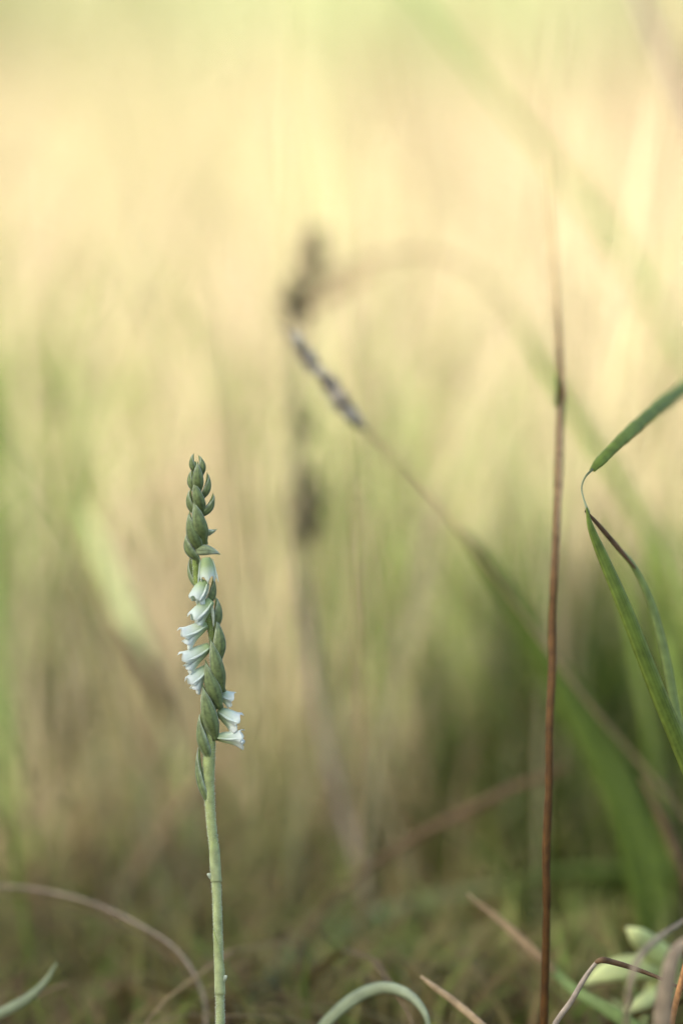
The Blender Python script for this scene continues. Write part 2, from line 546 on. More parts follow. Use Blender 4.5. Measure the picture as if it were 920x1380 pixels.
def OP(px, py, toward=0.0):
    """A point on the orchid, 'toward' mm nearer the lens than the stem's plane."""
    return P(px, py, OD - toward * MM)


orchid = empty('orchid', P(298, 1500))
orchid.location.z = float(ground_z(orchid.location.x, orchid.location.y))
tag(orchid, 'slender green orchid spike with spiralling buds and small white tubular flowers', 'orchid')

stem_px = [(262, 622), (265, 660), (267, 700), (263, 735), (264, 765), (268, 795), (279, 825), (287, 860), (289, 900), (285, 950), (283, 1000),
           (281, 1045), (284, 1100), (289, 1150), (292, 1200), (294, 1260), (296, 1320), (297, 1380), (298, 1440)]
stem_w = [5, 7, 8, 10, 10, 10, 10, 11, 12, 14, 16, 16, 13, 12.8, 12.5, 12, 12, 12, 12]
sp_pts = [OP(*q) for q in stem_px]
gb = orchid.location
sp_pts.append(Vector((gb.x, gb.y, gb.z - .004)))
stem_w.append(13)
build('stem', loft(sp_pts, [w * MPP for w in stem_w], n=110, sides=14, wob=.025, tint=(.9, 1, 1, .8, .55, .35, .3, .3)), 'orchid_stem', orchid)


def stem_at(py):
    ys = [q[1] for q in stem_px]
    return np.interp(py, ys, [q[0] for q in stem_px])


def bud_axis(tip, base, phi, d_tip=None, d_base=None):
    s = math.sin(R(phi))
    db = .9 * s if d_base is None else d_base
    dt = 1.25 * s if d_tip is None else d_tip
    return OP(*base, db), OP(*tip, dt)


def bud_profile(u):
    return float(np.interp(u, [0, .10, .22, .35, .50, .66, .82, .93, 1], [.50, .78, .97, 1.0, .88, .66, .38, .17, .02]))


def bud(tip, base, w, phi, pale=0.0, curve=.12, d_tip=None, d_base=None, bract=True, blen=.92):
    """A plump pointed bud and the keeled bract that clasps it. phi: 0 = to the photo's right of the stem, 90 = facing us, 180 = opposite side."""
    foot = (base[0] + (base[0] - tip[0]) * .22 + (float(stem_at(base[1] + 6)) - base[0]) * .35, base[1] + (base[1] - tip[1]) * .22)
    b, t = bud_axis(tip, foot, phi, d_tip, d_base)
    w = w * (.90 if base[1] < 690 else .96)
    out = (RGT * math.cos(R(phi)) - FWD * math.sin(R(phi)))
    ax = (t - b); L = ax.length; ax = ax / L
    out = (out - ax * out.dot(ax)).normalized()
    sd = ax.cross(out).normalized()
    W = w * MPP
    nu, ns = 15, 12
    V, T = [], []
    for i in range(nu):
        u = i / (nu - 1)
        prof = bud_profile(u)
        c = b + ax * (L * u) + out * (curve * L * math.sin(math.pi * u)) - out * (W * .22 * (1 - u) ** 2)
        for k in range(ns):
            a = 2 * math.pi * k / ns
            keel = 1 + .10 * max(0, math.cos(a)) ** 6
            V.append(c + out * (W * .46 * prof * keel * math.cos(a)) + sd * (W * .5 * prof * math.sin(a)))
            T.append(min(1, .15 + .75 * u * u * .6 + pale))
    F = [(i * ns + k, i * ns + (k + 1) % ns, (i + 1) * ns + (k + 1) % ns, (i + 1) * ns + k) for i in range(nu - 1) for k in range(ns)]
    F += [tuple(range(ns - 1, -1, -1)), tuple((nu - 1) * ns + k for k in range(ns))]
    o = link('bud', make_mesh('bud', V, F, T, [(0, 0)] * len(V)), 'bud_skin', orchid)
    if bract:
        nu, nv = 14, 11
        G, TT = [], []
        for i in range(nu):
            u = i / (nu - 1)
            # bract starts a little lower than the bud and ends in a free point
            uu = -.10 + u * (blen + .10)
            prof = bud_profile(max(0, uu))
            half = R(118) * (1 - u ** 4) + R(8)
            c = b + ax * (L * uu) + out * (curve * L * math.sin(math.pi * max(0, uu)) + .05 * W) - out * (W * .22 * (1 - max(0, uu)) ** 2)
            row, tr = [], []
            for j in range(nv):
                v = j / (nv - 1) * 2 - 1
                a = v * half
                rr = 1.10 + .06 * (1 - abs(v)) ** 4
                row.append(np.array(c + out * (W * .48 * prof * rr * math.cos(a)) + sd * (W * .53 * prof * rr * math.sin(a))))
                tr.append(min(1, .22 + .30 * u + .6 * abs(v) ** 5 + .25 * max(0, u - .75) * 4 * .7 - .12 * (1 - abs(v)) ** 3 + pale))
            G.append(row); TT.append(tr)
        build('bract', sheet(G, .00008, TT), 'bract_skin', o)
    return o


buds = [  # tip px, base px, width px, phi
    ((261.5, 610.5), (261.5, 632), 8.5, 150), ((267, 613), (274, 636), 10, 30), ((266.5, 621.5), (268, 654), 14, 90),
    ((260.5, 631), (260, 657), 11, 165), ((279, 636), (277, 666), 10.5, 20), ((261.5, 647), (272, 681), 14.5, 95),
    ((258, 657), (260, 687), 11.5, 170), ((287.5, 663.5), (278, 690), 10.5, 15), ((260.5, 673.5), (275, 719), 17.5, 85),
    ((255.5, 688), (267, 731), 15.5, 120), ((254, 716), (262, 748), 14.5, 165), ((258, 748), (264, 785), 9, 200),
]
for tip, base, w, phi in buds:
    bud(tip, base, w, phi)
bud((293, 713), (274, 718), 9.5, 20, pale=.25, curve=.10)
bud((298, 747.5), (269, 742), 13, 20, pale=.3, curve=.16)
# swollen green ovaries with bracts below the open flowers
for tip, base, w, phi in [((287, 777), (286, 808), 10, 25), ((290, 803), (295, 838), 12, 25), ((289, 832), (298, 878), 15.5, 45), ((282.5, 858), (299, 914), 16.5, 80),
                          ((276.5, 888), (293, 938), 18, 100), ((272.5, 920), (287, 978), 18.5, 95), ((271.5, 957), (277, 1010), 14.5, 150),
                          ((269.5, 1000), (276, 1068), 11, 170)]:
    bud(tip, base, w, phi, curve=.07, pale=.06)


def flower(base, tip, w, toward=(0.6, 1.2), droop=.1, hood_curl=.25, lip_drop=.35, roll=0.0, lip=True, name='flower', flare=1.0, green=0.0, split=.16):
    """A tubular flower: arched hood of sepal and petals, frilled lip below, a slim lateral sepal on each side."""
    b = OP(*base, toward[0]); t = OP(*tip, toward[1])
    ax = t - b; L = ax.length; ax /= L
    up = UPV - ax * UPV.dot(ax)
    if up.length < .35:
        up = (-FWD) - ax * (-FWD).dot(ax)
    up.normalize()
    sd = ax.cross(up).normalized()
    cr, sr = math.cos(R(roll)), math.sin(R(roll))
    up, sd = up * cr + sd * sr, sd * cr - up * sr
    W = w * 1.1 * MPP
    root = None
    ph = base[1] * 1.7

    def centre(u):
        return b + ax * (L * u) - up * (droop * L * u * u)
    nu, nv = 14, 15
    G, T = [], []
    for i in range(nu):
        u = i / (nu - 1)
        row, tr = [], []
        for j in range(nv):
            v = j / (nv - 1) * 2 - 1
            a = v * R(118)
            lobes = abs(math.sin(1.5 * math.pi * v))
            ul = u * (1 - split * lobes * u ** 2)
            r = W * .54 * (.55 + .45 * math.sin(math.pi * .5 * min(1, ul * 1.6))) * (1 - .35 * max(0, (u - .75) / .25) ** 2 * (1 - lobes))
            curl = (hood_curl * .7 + .07 * math.sin(v * 9 + ph)) * W * max(0, (u - .55) / .45) ** 2
            r2 = r + curl * (1 - .3 * lobes)
            c = centre(ul)
            row.append(np.array(c + up * (r2 * math.cos(a)) + sd * (r2 * .95 * math.sin(a)) + ax * (0.0)))
            tr.append(min(1, max(0, u * 1.05 - .05 - green)))
        G.append(row); T.append(tr)
    root = build(name, sheet(G, .00009, T), 'petal', orchid)
    if lip:
        nu, nv = 16, 17
        G, T = [], []
        for i in range(nu):
            u = i / (nu - 1)
            row, tr = [], []
            for j in range(nv):
                v = j / (nv - 1) * 2 - 1
                fl = max(0, (u - .5) / .5)
                a = math.pi + v * R(100)
                r = W * .42 * (.5 + .5 * math.sin(math.pi * .5 * min(1, u * 1.6))) + W * .26 * flare * fl ** 2
                r += W * .085 * fl * math.sin(v * 13 + ph) + W * .045 * fl * math.sin(v * 27 + ph * 2)
                c = centre(u * (.97 - .06 * (1 - abs(v)) * fl)) - up * (lip_drop * W * .9 * u ** 1.6) + ax * (W * .12 * fl * math.sin(v * 10 + ph))
                row.append(np.array(c + up * (r * math.cos(a)) + sd * (r * math.sin(a))))
                tr.append(min(1, max(0, u * 1.05 - .1 - green)))
            G.append(row); T.append(tr)
        build('lip', sheet(G, .00009, T), 'lip', root)
    for s in (-1, 1):
        p0 = centre(.05) + sd * (s * W * .42)
        p1 = centre(.5) + sd * (s * W * .56) - up * (W * .05)
        p2 = centre(.93) + sd * (s * W * .74) + up * (W * .04)
        build('lateral_sepal', loft([p0, p1, p2], [W * .10, W * .24, W * .20, W * .03], n=12, thick=.00012, twist=40 * s, fold=.12,
                                    tint=(.15, .6, .95)), 'petal', root)
    return root


# open flowers, from the top of the spike down
flower((278, 752), (281, 788), 17, (1.4, 1.9), droop=0, hood_curl=.05, lip=False, green=.25, split=.3)
flower((277, 784), (262, 811), 18, (1.3, 2.2), droop=.05, hood_curl=.1, lip=True, flare=.4, green=.18, lip_drop=.1)
flower((285, 810), (260, 838), 19, (1.2, 2.0), droop=.0, hood_curl=.1, green=.2, lip_drop=.1, flare=.4)
flower((279, 842), (245, 861), 17, (.8, 1.4), droop=-.05, hood_curl=.4, lip_drop=.45, flare=1.0)
flower((283, 872), (246, 894), 18, (.8, 1.4), droop=-.02, hood_curl=.4, lip_drop=.40, flare=.9, green=.08)
flower((279, 901), (255, 924), 17, (.6, 1.2), droop=0, hood_curl=.2, lip_drop=.35, flare=.8)
flower((296, 936), (314, 944), 15, (-.6, -1.0), droop=.0, hood_curl=.35, lip=True, flare=.5, lip_drop=.2)
flower((293, 959), (324, 974), 18, (-.3, -.6), droop=.05, hood_curl=.35, lip_drop=.4, flare=.9)
flower((291, 994), (330, 995), 14, (.2, .2), droop=.0, hood_curl=.55, lip_drop=.30, flare=1.0, green=.05)
# slim free bract beside the third flower
build('bract', loft([OP(285, 814, 2.0), OP(287, 828, 2.3), OP(288, 844, 2.2)], [3 * MPP, 5 * MPP, 4 * MPP, 1 * MPP], n=12, thick=.00012, fold=.15,
                    tint=(.8, 1)), 'bract_skin', orchid)
build('bract', loft([OP(281, 787, 2.2), OP(278, 800, 2.5), OP(273, 813, 2.5)], [3 * MPP, 5 * MPP, 4 * MPP, 1 * MPP], n=12, thick=.00012, fold=.15,
                    tint=(.85, 1)), 'bract_skin', orchid)


# sheathing scales on the lower stem
def sheath(y_base, y_tip, w0, phi0, free):
    nu, nv = 20, 15
    G, T = [], []
    for i in range(nu):
        u = i / (nu - 1)
        py = y_base + (y_tip - y_base) * u
        cx = float(stem_at(py))
        c = OP(cx, py)
        half = R(172) * (1 - u ** 1.6) + R(6)
        row, tr = [], []
        for j in range(nv):
            v = j / (nv - 1) * 2 - 1
            a = R(phi0) + v * half
            r = MPP * w0 * .5 * (1.04 - .05 * u + .03 * math.exp(-u * 10)) * (1 + .04 * math.sin(a * 3 + 1))
            row.append(np.array(c + RGT * (r * math.cos(a)) - FWD * (r * math.sin(a))))
            tr.append(min(1, .25 + .25 * abs(v) ** 4 + .4 * u ** 3))
        G.append(row); T.append(tr)
    o = build('stem_scale', sheet(G, .00010, T), 'orchid_stem', orchid)
    (fx, fy), (gx, gy) = free
    build('scale_point', loft([OP(*free[0], .4), OP((fx + gx) / 2, (fy + gy) / 2 - 1, .5), OP(*free[1], .5)], [7 * MPP, 7 * MPP, 2 * MPP], n=8, thick=.0003, tint=(.8, 1)),
          'bract_skin', o)


sheath(1188, 1128, 14.2, 60, ((286, 1183), (279, 1178)))
sheath(1340, 1252, 13.6, 150, ((300, 1322), (306, 1315)))


# fine gland hairs on the stem
def hairs(n):
    V, F, T = [], [], []
    for k in range(n):
        py = rng.uniform(700, 1380)
        cx = float(stem_at(py)); w = float(np.interp(py, [q[1] for q in stem_px], stem_w[:-1]))
        a = rng.uniform(0, 2 * math.pi)
        d = RGT * math.cos(a) - FWD * math.sin(a)
        p = OP(cx, py) + d * (w * MPP * .49)
        tip = p + d * rng.uniform(.00015, .00034) + UPV * rng.uniform(-.00008, .00012)
        sdv = UPV.cross(d).normalized() * .000022
        b = len(V)
        V += [p - sdv, p + sdv, p + UPV * .00004, tip]
        F += [(b, b + 1, b + 3), (b + 1, b + 2, b + 3), (b + 2, b, b + 3)]
        T += [.3, .3, .3, 1]
    o = link('stem_hairs', make_mesh('stem_hairs', V, F, T), 'hair', orchid)
    o['kind'] = 'stuff'


hairs(5200)


# ------------------------------------------------------------------ single grasses that can be told apart
def W(px, d):
    return px * MPP * d / FOCUS


def pts(seq):
    return [P(*q) for q in seq]


def mean_d(seq):
    return sum(q[2] for q in seq) / len(seq)


def blade(name, label, cat, seq, width, mat, root_end=True, group=None, parent=None, part=None, dx=0, dy=0, wd=None, n=40, thick_px=1.6, **kw):
    """One leaf, root at the end of seq (continued into the soil)."""
    p = pts(seq)
    d = mean_d(seq)
    ws = [W(w, d) for w in (width if hasattr(width, '__len__') else [width, width])]
    if root_end:
        k = len(p)
        p = to_ground(p, dx=dx, dy=dy)
    geo = loft(p, ws, n=n, thick=W(thick_px, d) if thick_px else None, **kw)
    if parent is not None:
        return build(part or name, geo, mat, parent)
    o = build(name, geo, mat)
    tag(o, label, cat, group)
    return o


def rooted(name, label, cat, seq, dx=0, dy=0, group=None):
    """An Empty at the foot of a grass that is made of several parts."""
    q = pts(seq)[-1]
    x, y = q.x + dx, q.y + dy
    o = empty(name, (x, y, float(ground_z(x, y))))
    tag(o, label, cat, group)
    return o


# tall brown stalk
bs = [(736, 207, .695), (742, 300, .680), (750, 430, .660), (755, 530, .645)]
bl = [(755, 525, .645), (752.5, 600, .637), (750, 680, .630), (747.5, 750, .625), (743.5, 830, .621), (743.5, 900, .617), (740, 980, .614), (739, 1060, .612), (735.5, 1150, .611), (736, 1230, .611), (732, 1400, .612)]
st = rooted('grass_stalk', 'tall upright dark brown grass stalk jointed halfway up', 'grass stalk', bl)
blade('culm', None, None, bs + [(754, 640, .634)], [6, 8, 9, 10, 8], 'brown_culm', root_end=False, parent=st, part='culm', thick_px=None, tint=(1, .9, .8, .7))
blade('sheath', None, None, bl, [10, 10.5, 11, 11, 11, 11, 11], 'brown_culm', parent=st, part='leaf_sheath', thick_px=None, tint=(.85, .65, .7, .4, .45, .15, .2, .05, .2, .4), n=80, wob=.05)
blade('peel', None, None, [(757, 548, .641), (755, 600, .633), (754, 660, .628), (750, 720, .624)], [5, 7, 6, 1], 'tan_blade', root_end=False, parent=st, part='peeling_sheath', tint=(.3, .6), fold=.2, n=16)
blade('node', None, None, [(754, 515, .647), (755, 528, .645), (755, 545, .643)], [10, 14, 11], 'brown_culm', root_end=False, parent=st, part='node', thick_px=None, tint=(.5, .4), n=8)
blade('split', None, None, [(748, 548, .640), (750, 520, .644), (749, 500, .648)], [5, 5, 1], 'green_blade', root_end=False, parent=st, part='sheath_flap', tint=(.3, .3), n=8)

# folded green leaf
fl = rooted('folded_grass_leaf', 'dark green grass leaf sharply folded back at its thin crease', 'grass leaf', [(960, 1200, .60)])
blade('up', None, None, [(797, 634, .603), (812, 617, .606), (845, 585, .615), (885, 550, .632), (925, 520, .655), (985, 480, .69), (1040, 470, .72)], [8, 14, 15.5, 18, 20, 20, 16, 6],
      'green_blade', root_end=False, parent=fl, part='upper_blade', fold=.18, twist=(25, 20, 10, 15, 25), tint=(.25, .5, .35, .6), wob=.05, edge_tint=.4)
blade('crease', None, None, [(798, 632, .603), (788, 643, .601), (783, 658, .600), (787, 676, .599), (793, 692, .599)], [4, 2.5, 2.2, 2.5, 5], 'bluish_blade', root_end=False, parent=fl, part='crease', n=16, thick_px=1.2)
blade('low', None, None, [(790, 684, .599), (797, 712, .598), (815, 755, .598), (845, 825, .598), (880, 915, .600), (915, 1000, .603), (950, 1090, .606), (985, 1200, .61)],
      [3, 13, 19, 23, 25, 26, 27, 26, 22, 16], 'green_blade', parent=fl, part='lower_blade', fold=.22, twist=(45, 30, 25, 30, 35), tint=(.25, .4, .5, .6), edge_tint=.6)
blade('slender_grass_leaf', 'slender pale green leaf with brown withered tip touching the folded leaf', 'grass leaf',
      [(790, 690, .604), (806, 708, .606), (832, 738, .609), (855, 765, .611), (878, 815, .613), (897, 885, .614), (912, 965, .615), (935, 1060, .616), (965, 1180, .62)],
      [2, 6, 8, 10, 14, 16, 16, 15, 13, 10], 'bright_blade', fold=.2, twist=(20, 25, 35, 30), tint=(.2, .5, .6))
tipb = blade('withered_tip', None, None, [(788, 688, .603), (806, 707, .605), (832, 737, .608), (856, 766, .6105)], [4, 7, 8, 3], 'dark_brown', root_end=False,
             parent=bpy.data.objects['slender_grass_leaf'], part='withered_tip', fold=.2, twist=30)

# soft green blades behind the folded leaf
for i, (seq, w, lab) in enumerate([
    ([(868, 705, .72), (880, 790, .72), (900, 880, .72), (935, 1010, .71), (960, 1150, .70)], [3, 18, 22, 20, 14], 'soft green grass blade just behind the slender brown-tipped leaf'),
    ([(825, 690, .75), (838, 770, .75), (858, 880, .745), (880, 1010, .74), (900, 1180, .74)], [3, 15, 18, 18, 12], 'blurred green grass blade between the brown stalk and the folded leaf'),
    ([(905, 690, .80), (915, 800, .80), (925, 930, .79), (940, 1080, .78)], [3, 18, 22, 16], 'faint green grass blade reaching up behind the folded leaf by the edge')]):
    blade('green_grass_blade', lab, 'grass blade', seq, w, 'green_blade', group='green blades behind the folded leaf', twist=(10, 40), tint=(.4, .9), fold=.15)

# broad dark leaves leaning in from the lower right
for seq, w, lab in [
    ([(622, 712, .70), (650, 755, .70), (690, 815, .70), (735, 890, .70), (785, 985, .70), (830, 1090, .70), (865, 1230, .70)], [3, 24, 32, 30, 26, 22, 16, 12],
     'broad blurred green leaf whose tip meets the thin leaning seed-head stem'),
    ([(690, 850, .75), (740, 925, .75), (800, 1010, .745), (845, 1110, .74), (870, 1230, .74)], [4, 26, 36, 34, 24, 16], 'broad dark green leaf passing behind the brown stalk'),
    ([(730, 870, .72), (775, 930, .72), (822, 1010, .72), (862, 1110, .715), (890, 1230, .71)], [3, 16, 20, 18, 14, 10], 'narrow dark green leaf between the two broad leaves right of the brown stalk'),
    ([(705, 905, .79), (760, 990, .79), (800, 1080, .785), (822, 1200, .78)], [3, 20, 26, 22, 14], 'blurred dark leaf lowest of those leaning behind the brown stalk'),
    ([(760, 900, .76), (810, 980, .76), (860, 1080, .755), (905, 1200, .75)], [4, 20, 26, 24, 16], 'dark green leaf leaning behind the thin diagonal stem beside the brown stalk'),
    ([(570, 870, .84), (588, 930, .84), (604, 1010, .84), (612, 1120, .84)], [4, 30, 34, 30, 22], 'blurred olive leaf standing under the broad green leaf tip')]:
    blade('broad_grass_leaf', lab, 'grass leaf', seq, w, 'dark_leaf', group='broad leaves leaning in the dark tussock', fold=.14, twist=(5, 20), tint=(.75, .35))

# leaning seed head
sh_stem = [(470, 560, .675), (520, 607, .675), (570, 660, .675), (640, 742, .674), (715, 845, .675), (790, 945, .677), (850, 1015, .680), (930, 1110, .68), (985, 1190, .69)]
sh = rooted('seed_head', 'grey leaning grass seed head on a thin diagonal stem', 'seed head', sh_stem)
blade('stem', None, None, [(382, 445, .675), (420, 497, .675)] + sh_stem, [1.5, 3, 4, 4, 4, 4, 4, 4, 4, 4, 5], 'tan_blade', parent=sh, part='stem', thick_px=None, tint=(.9, .5, .4, .3), n=60)
for i, (x, y, x2, y2, w, tn, mt) in enumerate([
    (396, 446, 412, 480, 11, .85, 'grey_head'), (408, 466, 428, 498, 12, .75, 'grey_head'), (405, 478, 425, 506, 9, .4, 'grey_head'), (424, 492, 442, 520, 12, .65, 'grey_head'),
    (436, 502, 458, 535, 15, .3, 'grey_head'), (432, 510, 452, 540, 12, .5, 'grey_head'), (450, 522, 470, 556, 16, .25, 'grey_head'), (446, 532, 464, 560, 13, .55, 'grey_head'),
    (462, 540, 482, 572, 15, .85, 'grey_head'), (460, 548, 480, 576, 10, .4, 'grey_head'), (474, 556, 494, 580, 9, .6, 'grey_head')]):
    blade('spikelet', None, None, [(x, y, .672 + .002 * (i % 3)), ((x + x2) / 2 + 1, (y + y2) / 2, .671 + .002 * (i % 3)), (x2, y2, .674)], [2, w * 1.0, w * 1.25, w * .9, 3], mt,
          root_end=False, parent=sh, part='spikelet', thick_px=7, tint=(.32 + .36 * tn, .28 + .30 * tn), n=12)
blade('awn', None, None, [(379, 437, .672), (392, 455, .671), (405, 485, .671)], [1, 2, 3], 'grey_head', root_end=False, parent=sh, part='awn', thick_px=None, tint=.2, n=8)


for k in range(16):
    f = k / 15
    x, y = 398 + 80 * f, 450 + 115 * f
    sg = 1 if k % 2 else -1
    blade('bristle', None, None, [(x, y, .674), (x - 14 + sg * 6, y - 15 - sg * 6, .673), (x - 24 + sg * 15, y - 30 - sg * 14, .672)], [2, 1.6, .8], 'grey_head', root_end=False, parent=sh,
          part='bristle', thick_px=None, tint=.5, n=6, sides=5)


# tall blurred weed with clustered flower heads
def cluster(parent, cx, cy, d, wx, wy, n, mat, part='flower_cluster', size=12, tn=(0, 1)):
    g = []
    for k in range(n):
        a = rng.uniform(0, 2 * math.pi); r = rng.uniform(0, 1) ** .6
        x = cx + math.cos(a) * r * wx / 2; y = cy + math.sin(a) * r * wy / 2
        dd = d + rng.uniform(-.5, .5) * W(wx, d) * .9
        ang = rng.normal(-90, 35)
        l = size * rng.uniform(.8, 1.6)
        ex, ey = x + math.cos(R(ang)) * l, y + math.sin(R(ang)) * l
        g.append(loft([P(x, y, dd), P((x + ex) / 2 + 1, (y + ey) / 2, dd - .001), P(ex, ey, dd - .001)], [W(2, d), W(size * .5, d), W(1, d)], n=5, sides=5,
                      thick=W(size * .3, d), tint=rng.uniform(*tn)))
    o = build(part, merge(g), mat, parent)
    return o


wd = .775
ws = [(392, 430, wd), (396, 520, wd), (400, 620, wd), (402, 740, wd), (414, 830, wd - .002), (428, 950, wd - .006), (455, 1070, wd - .012), (482, 1160, wd - .018), (512, 1300, .745)]
wk = rooted('weed_stalk', 'tall grey-brown weed stalk with dark flower clusters behind the seed head', 'weed', ws)
blade('stem', None, None, ws, [5, 7, 8, 9, 12, 14, 14, 13, 12, 12], 'weed_stem', parent=wk, part='stem', thick_px=None, tint=(.2, .2, .3, .25, .2), n=60)
cluster(wk, 410, 695, wd, 46, 110, 110, 'olive_head', size=15)
cluster(wk, 408, 575, wd, 36, 70, 30, 'olive_head', size=13, tn=(.4, 1))
cluster(wk, 398, 415, wd, 40, 60, 40, 'olive_head', size=14)

# nodding dark head above it on an arching stem
ar = [(386, 440, .80), (400, 412, .80), (440, 375, .80), (500, 350, .80), (565, 340, .80), (625, 358, .80), (680, 405, .80), (730, 480, .80), (785, 565, .80), (850, 665, .80), (930, 800, .80), (985, 950, .80)]
ac = rooted('arching_grass', 'arching grass stem with a drooping dark flower head over the seed head', 'grass', ar)
blade('stem', None, None, ar, [3, 7, 8, 8, 9, 11, 14, 15, 14, 13, 12, 11, 10, 10], 'arch_stem', parent=ac, part='stem', thick_px=6, tint=(0, .1, .5, .9, 1), n=60)
cluster(ac, 402, 412, .79, 34, 62, 60, 'olive_head', size=14, tn=(0, .5))
cluster(ac, 424, 352, .80, 36, 72, 60, 'olive_head', size=15, tn=(0, .7))
blade('leaf', None, None, [(395, 440, .80), (420, 415, .80), (460, 388, .80), (520, 362, .80)], [2, 14, 16, 5], 'tan_blade', root_end=False, parent=ac, part='leaf', tint=(.3, .6))

# blurred leaf on the other side of the spike
ll = [(105, 670, .79), (130, 730, .79), (158, 795, .79), (182, 855, .79), (205, 915, .79), (228, 980, .79), (250, 1060, .79), (262, 1180, .79)]
lf = rooted('drooping_leaf', 'blurred pale green leaf with dark withered base beside the orchid spike', 'leaf', ll)
blade('blade', None, None, ll, [5, 24, 30, 26, 18, 12, 9, 8, 7], 'pale_leaf', parent=lf, part='blade', tint=(.5, .9, .7, .2, 0), fold=.1, n=48)  # light green leaf, coloured paler to stand in for sunlight on it
blade('withered', None, None, [(160, 838, .782), (190, 890, .782), (214, 935, .782), (235, 990, .783)], [4, 14, 20, 16, 6], 'dark_brown', root_end=False, parent=lf, part='withered_fold', tint=(.6, .0, .2))

# thin arching straw, low down
aw = [(-60, 1200, .70), (0, 1199, .696), (60, 1208, .69), (130, 1228, .683), (190, 1257, .676), (240, 1296, .668), (285, 1350, .66), (318, 1400, .655)]
blade('arching_straw', 'thin brown straw arching low behind the foot of the orchid stem', 'straw', aw, [3, 3.5, 4, 4, 4, 3.5, 3.5], 'dark_brown', tint=(.8, .6, .5, .3), thick_px=None)
blade('arching_straw', 'fine grey straw running along the top of the low brown straw', 'straw',
      [(-60, 1192, .66), (30, 1196, .657), (110, 1212, .652), (180, 1242, .647), (240, 1282, .642), (275, 1345, .64)], [3, 4, 4, 4, 3], 'grey_straw', tint=(.2, .5), thick_px=None)
blade('curled_leaf_tip', 'pale grey-green leaf tip curling up from the lower corner', 'leaf',
      [(77, 1297, .628), (62, 1322, .628), (38, 1345, .628), (0, 1366, .628), (-50, 1385, .63)], [2, 9, 14, 14, 14, 12], 'bluish_blade', tint=(.5, .9), fold=.15)
blade('leaning_straw', 'blurred tan straw leaning up towards the orchid stem from low corner', 'straw',
      [(318, 985, .76), (250, 1080, .76), (190, 1165, .76), (130, 1245, .755), (60, 1330, .73)], [5, 14, 17, 16, 14], 'tan_blade', tint=(.5, .2), thick_px=None)

# curled leaf at the bottom
blade('curled_grass_leaf', 'blue-green grass leaf curled over in a low hoop', 'grass leaf',
      [(580, 1400, .615), (572, 1366, .615), (552, 1342, .617), (522, 1331, .62), (490, 1338, .622), (455, 1362, .622), (425, 1400, .622)], [4, 10, 15, 17, 19, 18, 16, 12],
      'bluish_blade', tint=(.9, .9, .6, .3, .2), fold=.2, twist=(20, 0, -35, -40))
blade('straw_tip', 'blunt tan and green straw tip rising beside the curled hoop leaf', 'straw',
      [(567, 1316, .617), (585, 1330, .616), (612, 1350, .615), (655, 1388, .612), (690, 1430, .61)], [4, 9, 11, 12, 12, 10], 'tan_blade', tint=(.9, .7, .6), thick_px=5)
blade('leaning_grass', 'brown-tipped green blade leaning across the foot of the brown stalk', 'grass blade',
      [(630, 1206, .645), (675, 1243, .643), (725, 1290, .640), (775, 1335, .636), (820, 1362, .632), (880, 1410, .63)], [3, 9, 13, 16, 22, 22, 16], 'bright_blade', tint=(.3, .1, .3))
blade('withered_tip', None, None, [(629, 1205, .643), (675, 1242, .641), (722, 1286, .638), (748, 1311, .637)], [3, 10, 14, 5], 'tan_blade', root_end=False,
      parent=bpy.data.objects['leaning_grass'], part='withered_tip', tint=(.6, .2))

# bent dry straw
bd = [(803, 1297, .600), (788, 1317, .600), (770, 1348, .600), (742, 1396, .600)]
bo = rooted('bent_straw', 'grey dry straw kinked sharply at its top, lower corner', 'straw', bd)
blade('lower', None, None, bd, [5, 7, 8, 9, 9], 'grey_straw', parent=bo, part='lower_straw', tint=(.6, .4), thick_px=3, fold=.2)
blade('upper', None, None, [(802, 1297, .600), (812, 1294, .599), (826, 1297, .600), (850, 1304, .601), (885, 1317, .602), (925, 1336, .603)], [6, 9, 8, 7, 5, 4], 'dark_brown', root_end=False, parent=bo,
      part='upper_straw', tint=(1, .7, .9), thick_px=3, fold=.2)

# pale leafy plant, lower corner
pl_root = [(865, 1390, .650)]
pl = rooted('leafy_plant', 'pale green leafy plant half hidden behind dry straw in the corner', 'plant', pl_root)
for seq, w, tw in [
    ([(843, 1250, .640), (858, 1262, .640), (880, 1280, .643), (905, 1302, .647), (885, 1345, .65)], [3, 26, 36, 28, 8], 0),
    ([(785, 1328, .640), (812, 1312, .640), (850, 1304, .642), (890, 1310, .646), (880, 1350, .65)], [3, 26, 36, 30, 8], 5),
    ([(836, 1368, .642), (862, 1352, .642), (888, 1340, .645), (905, 1345, .65)], [4, 20, 24, 8], 10),
    ([(905, 1285, .652), (890, 1310, .652), (876, 1345, .652), (868, 1380, .652)], [3, 16, 20, 8], 20),
    ([(820, 1345, .655), (838, 1362, .655), (856, 1385, .655)], [3, 14, 10], 20),
    ([(935, 1300, .655), (915, 1330, .655), (890, 1365, .655)], [3, 22, 10], 20)]:
    blade('leaf', None, None, seq, w, 'pale_leaf', root_end=False, parent=pl, part='leaf', twist=(tw, tw + 20), tint=(.8, .5, .2), fold=.15, n=20)
blade('stem', None, None, [(872, 1330, .652), (868, 1365, .652), (865, 1390, .65)], [6, 7, 8], 'pale_leaf', parent=pl, part='stem', thick_px=None, tint=.3, n=12)

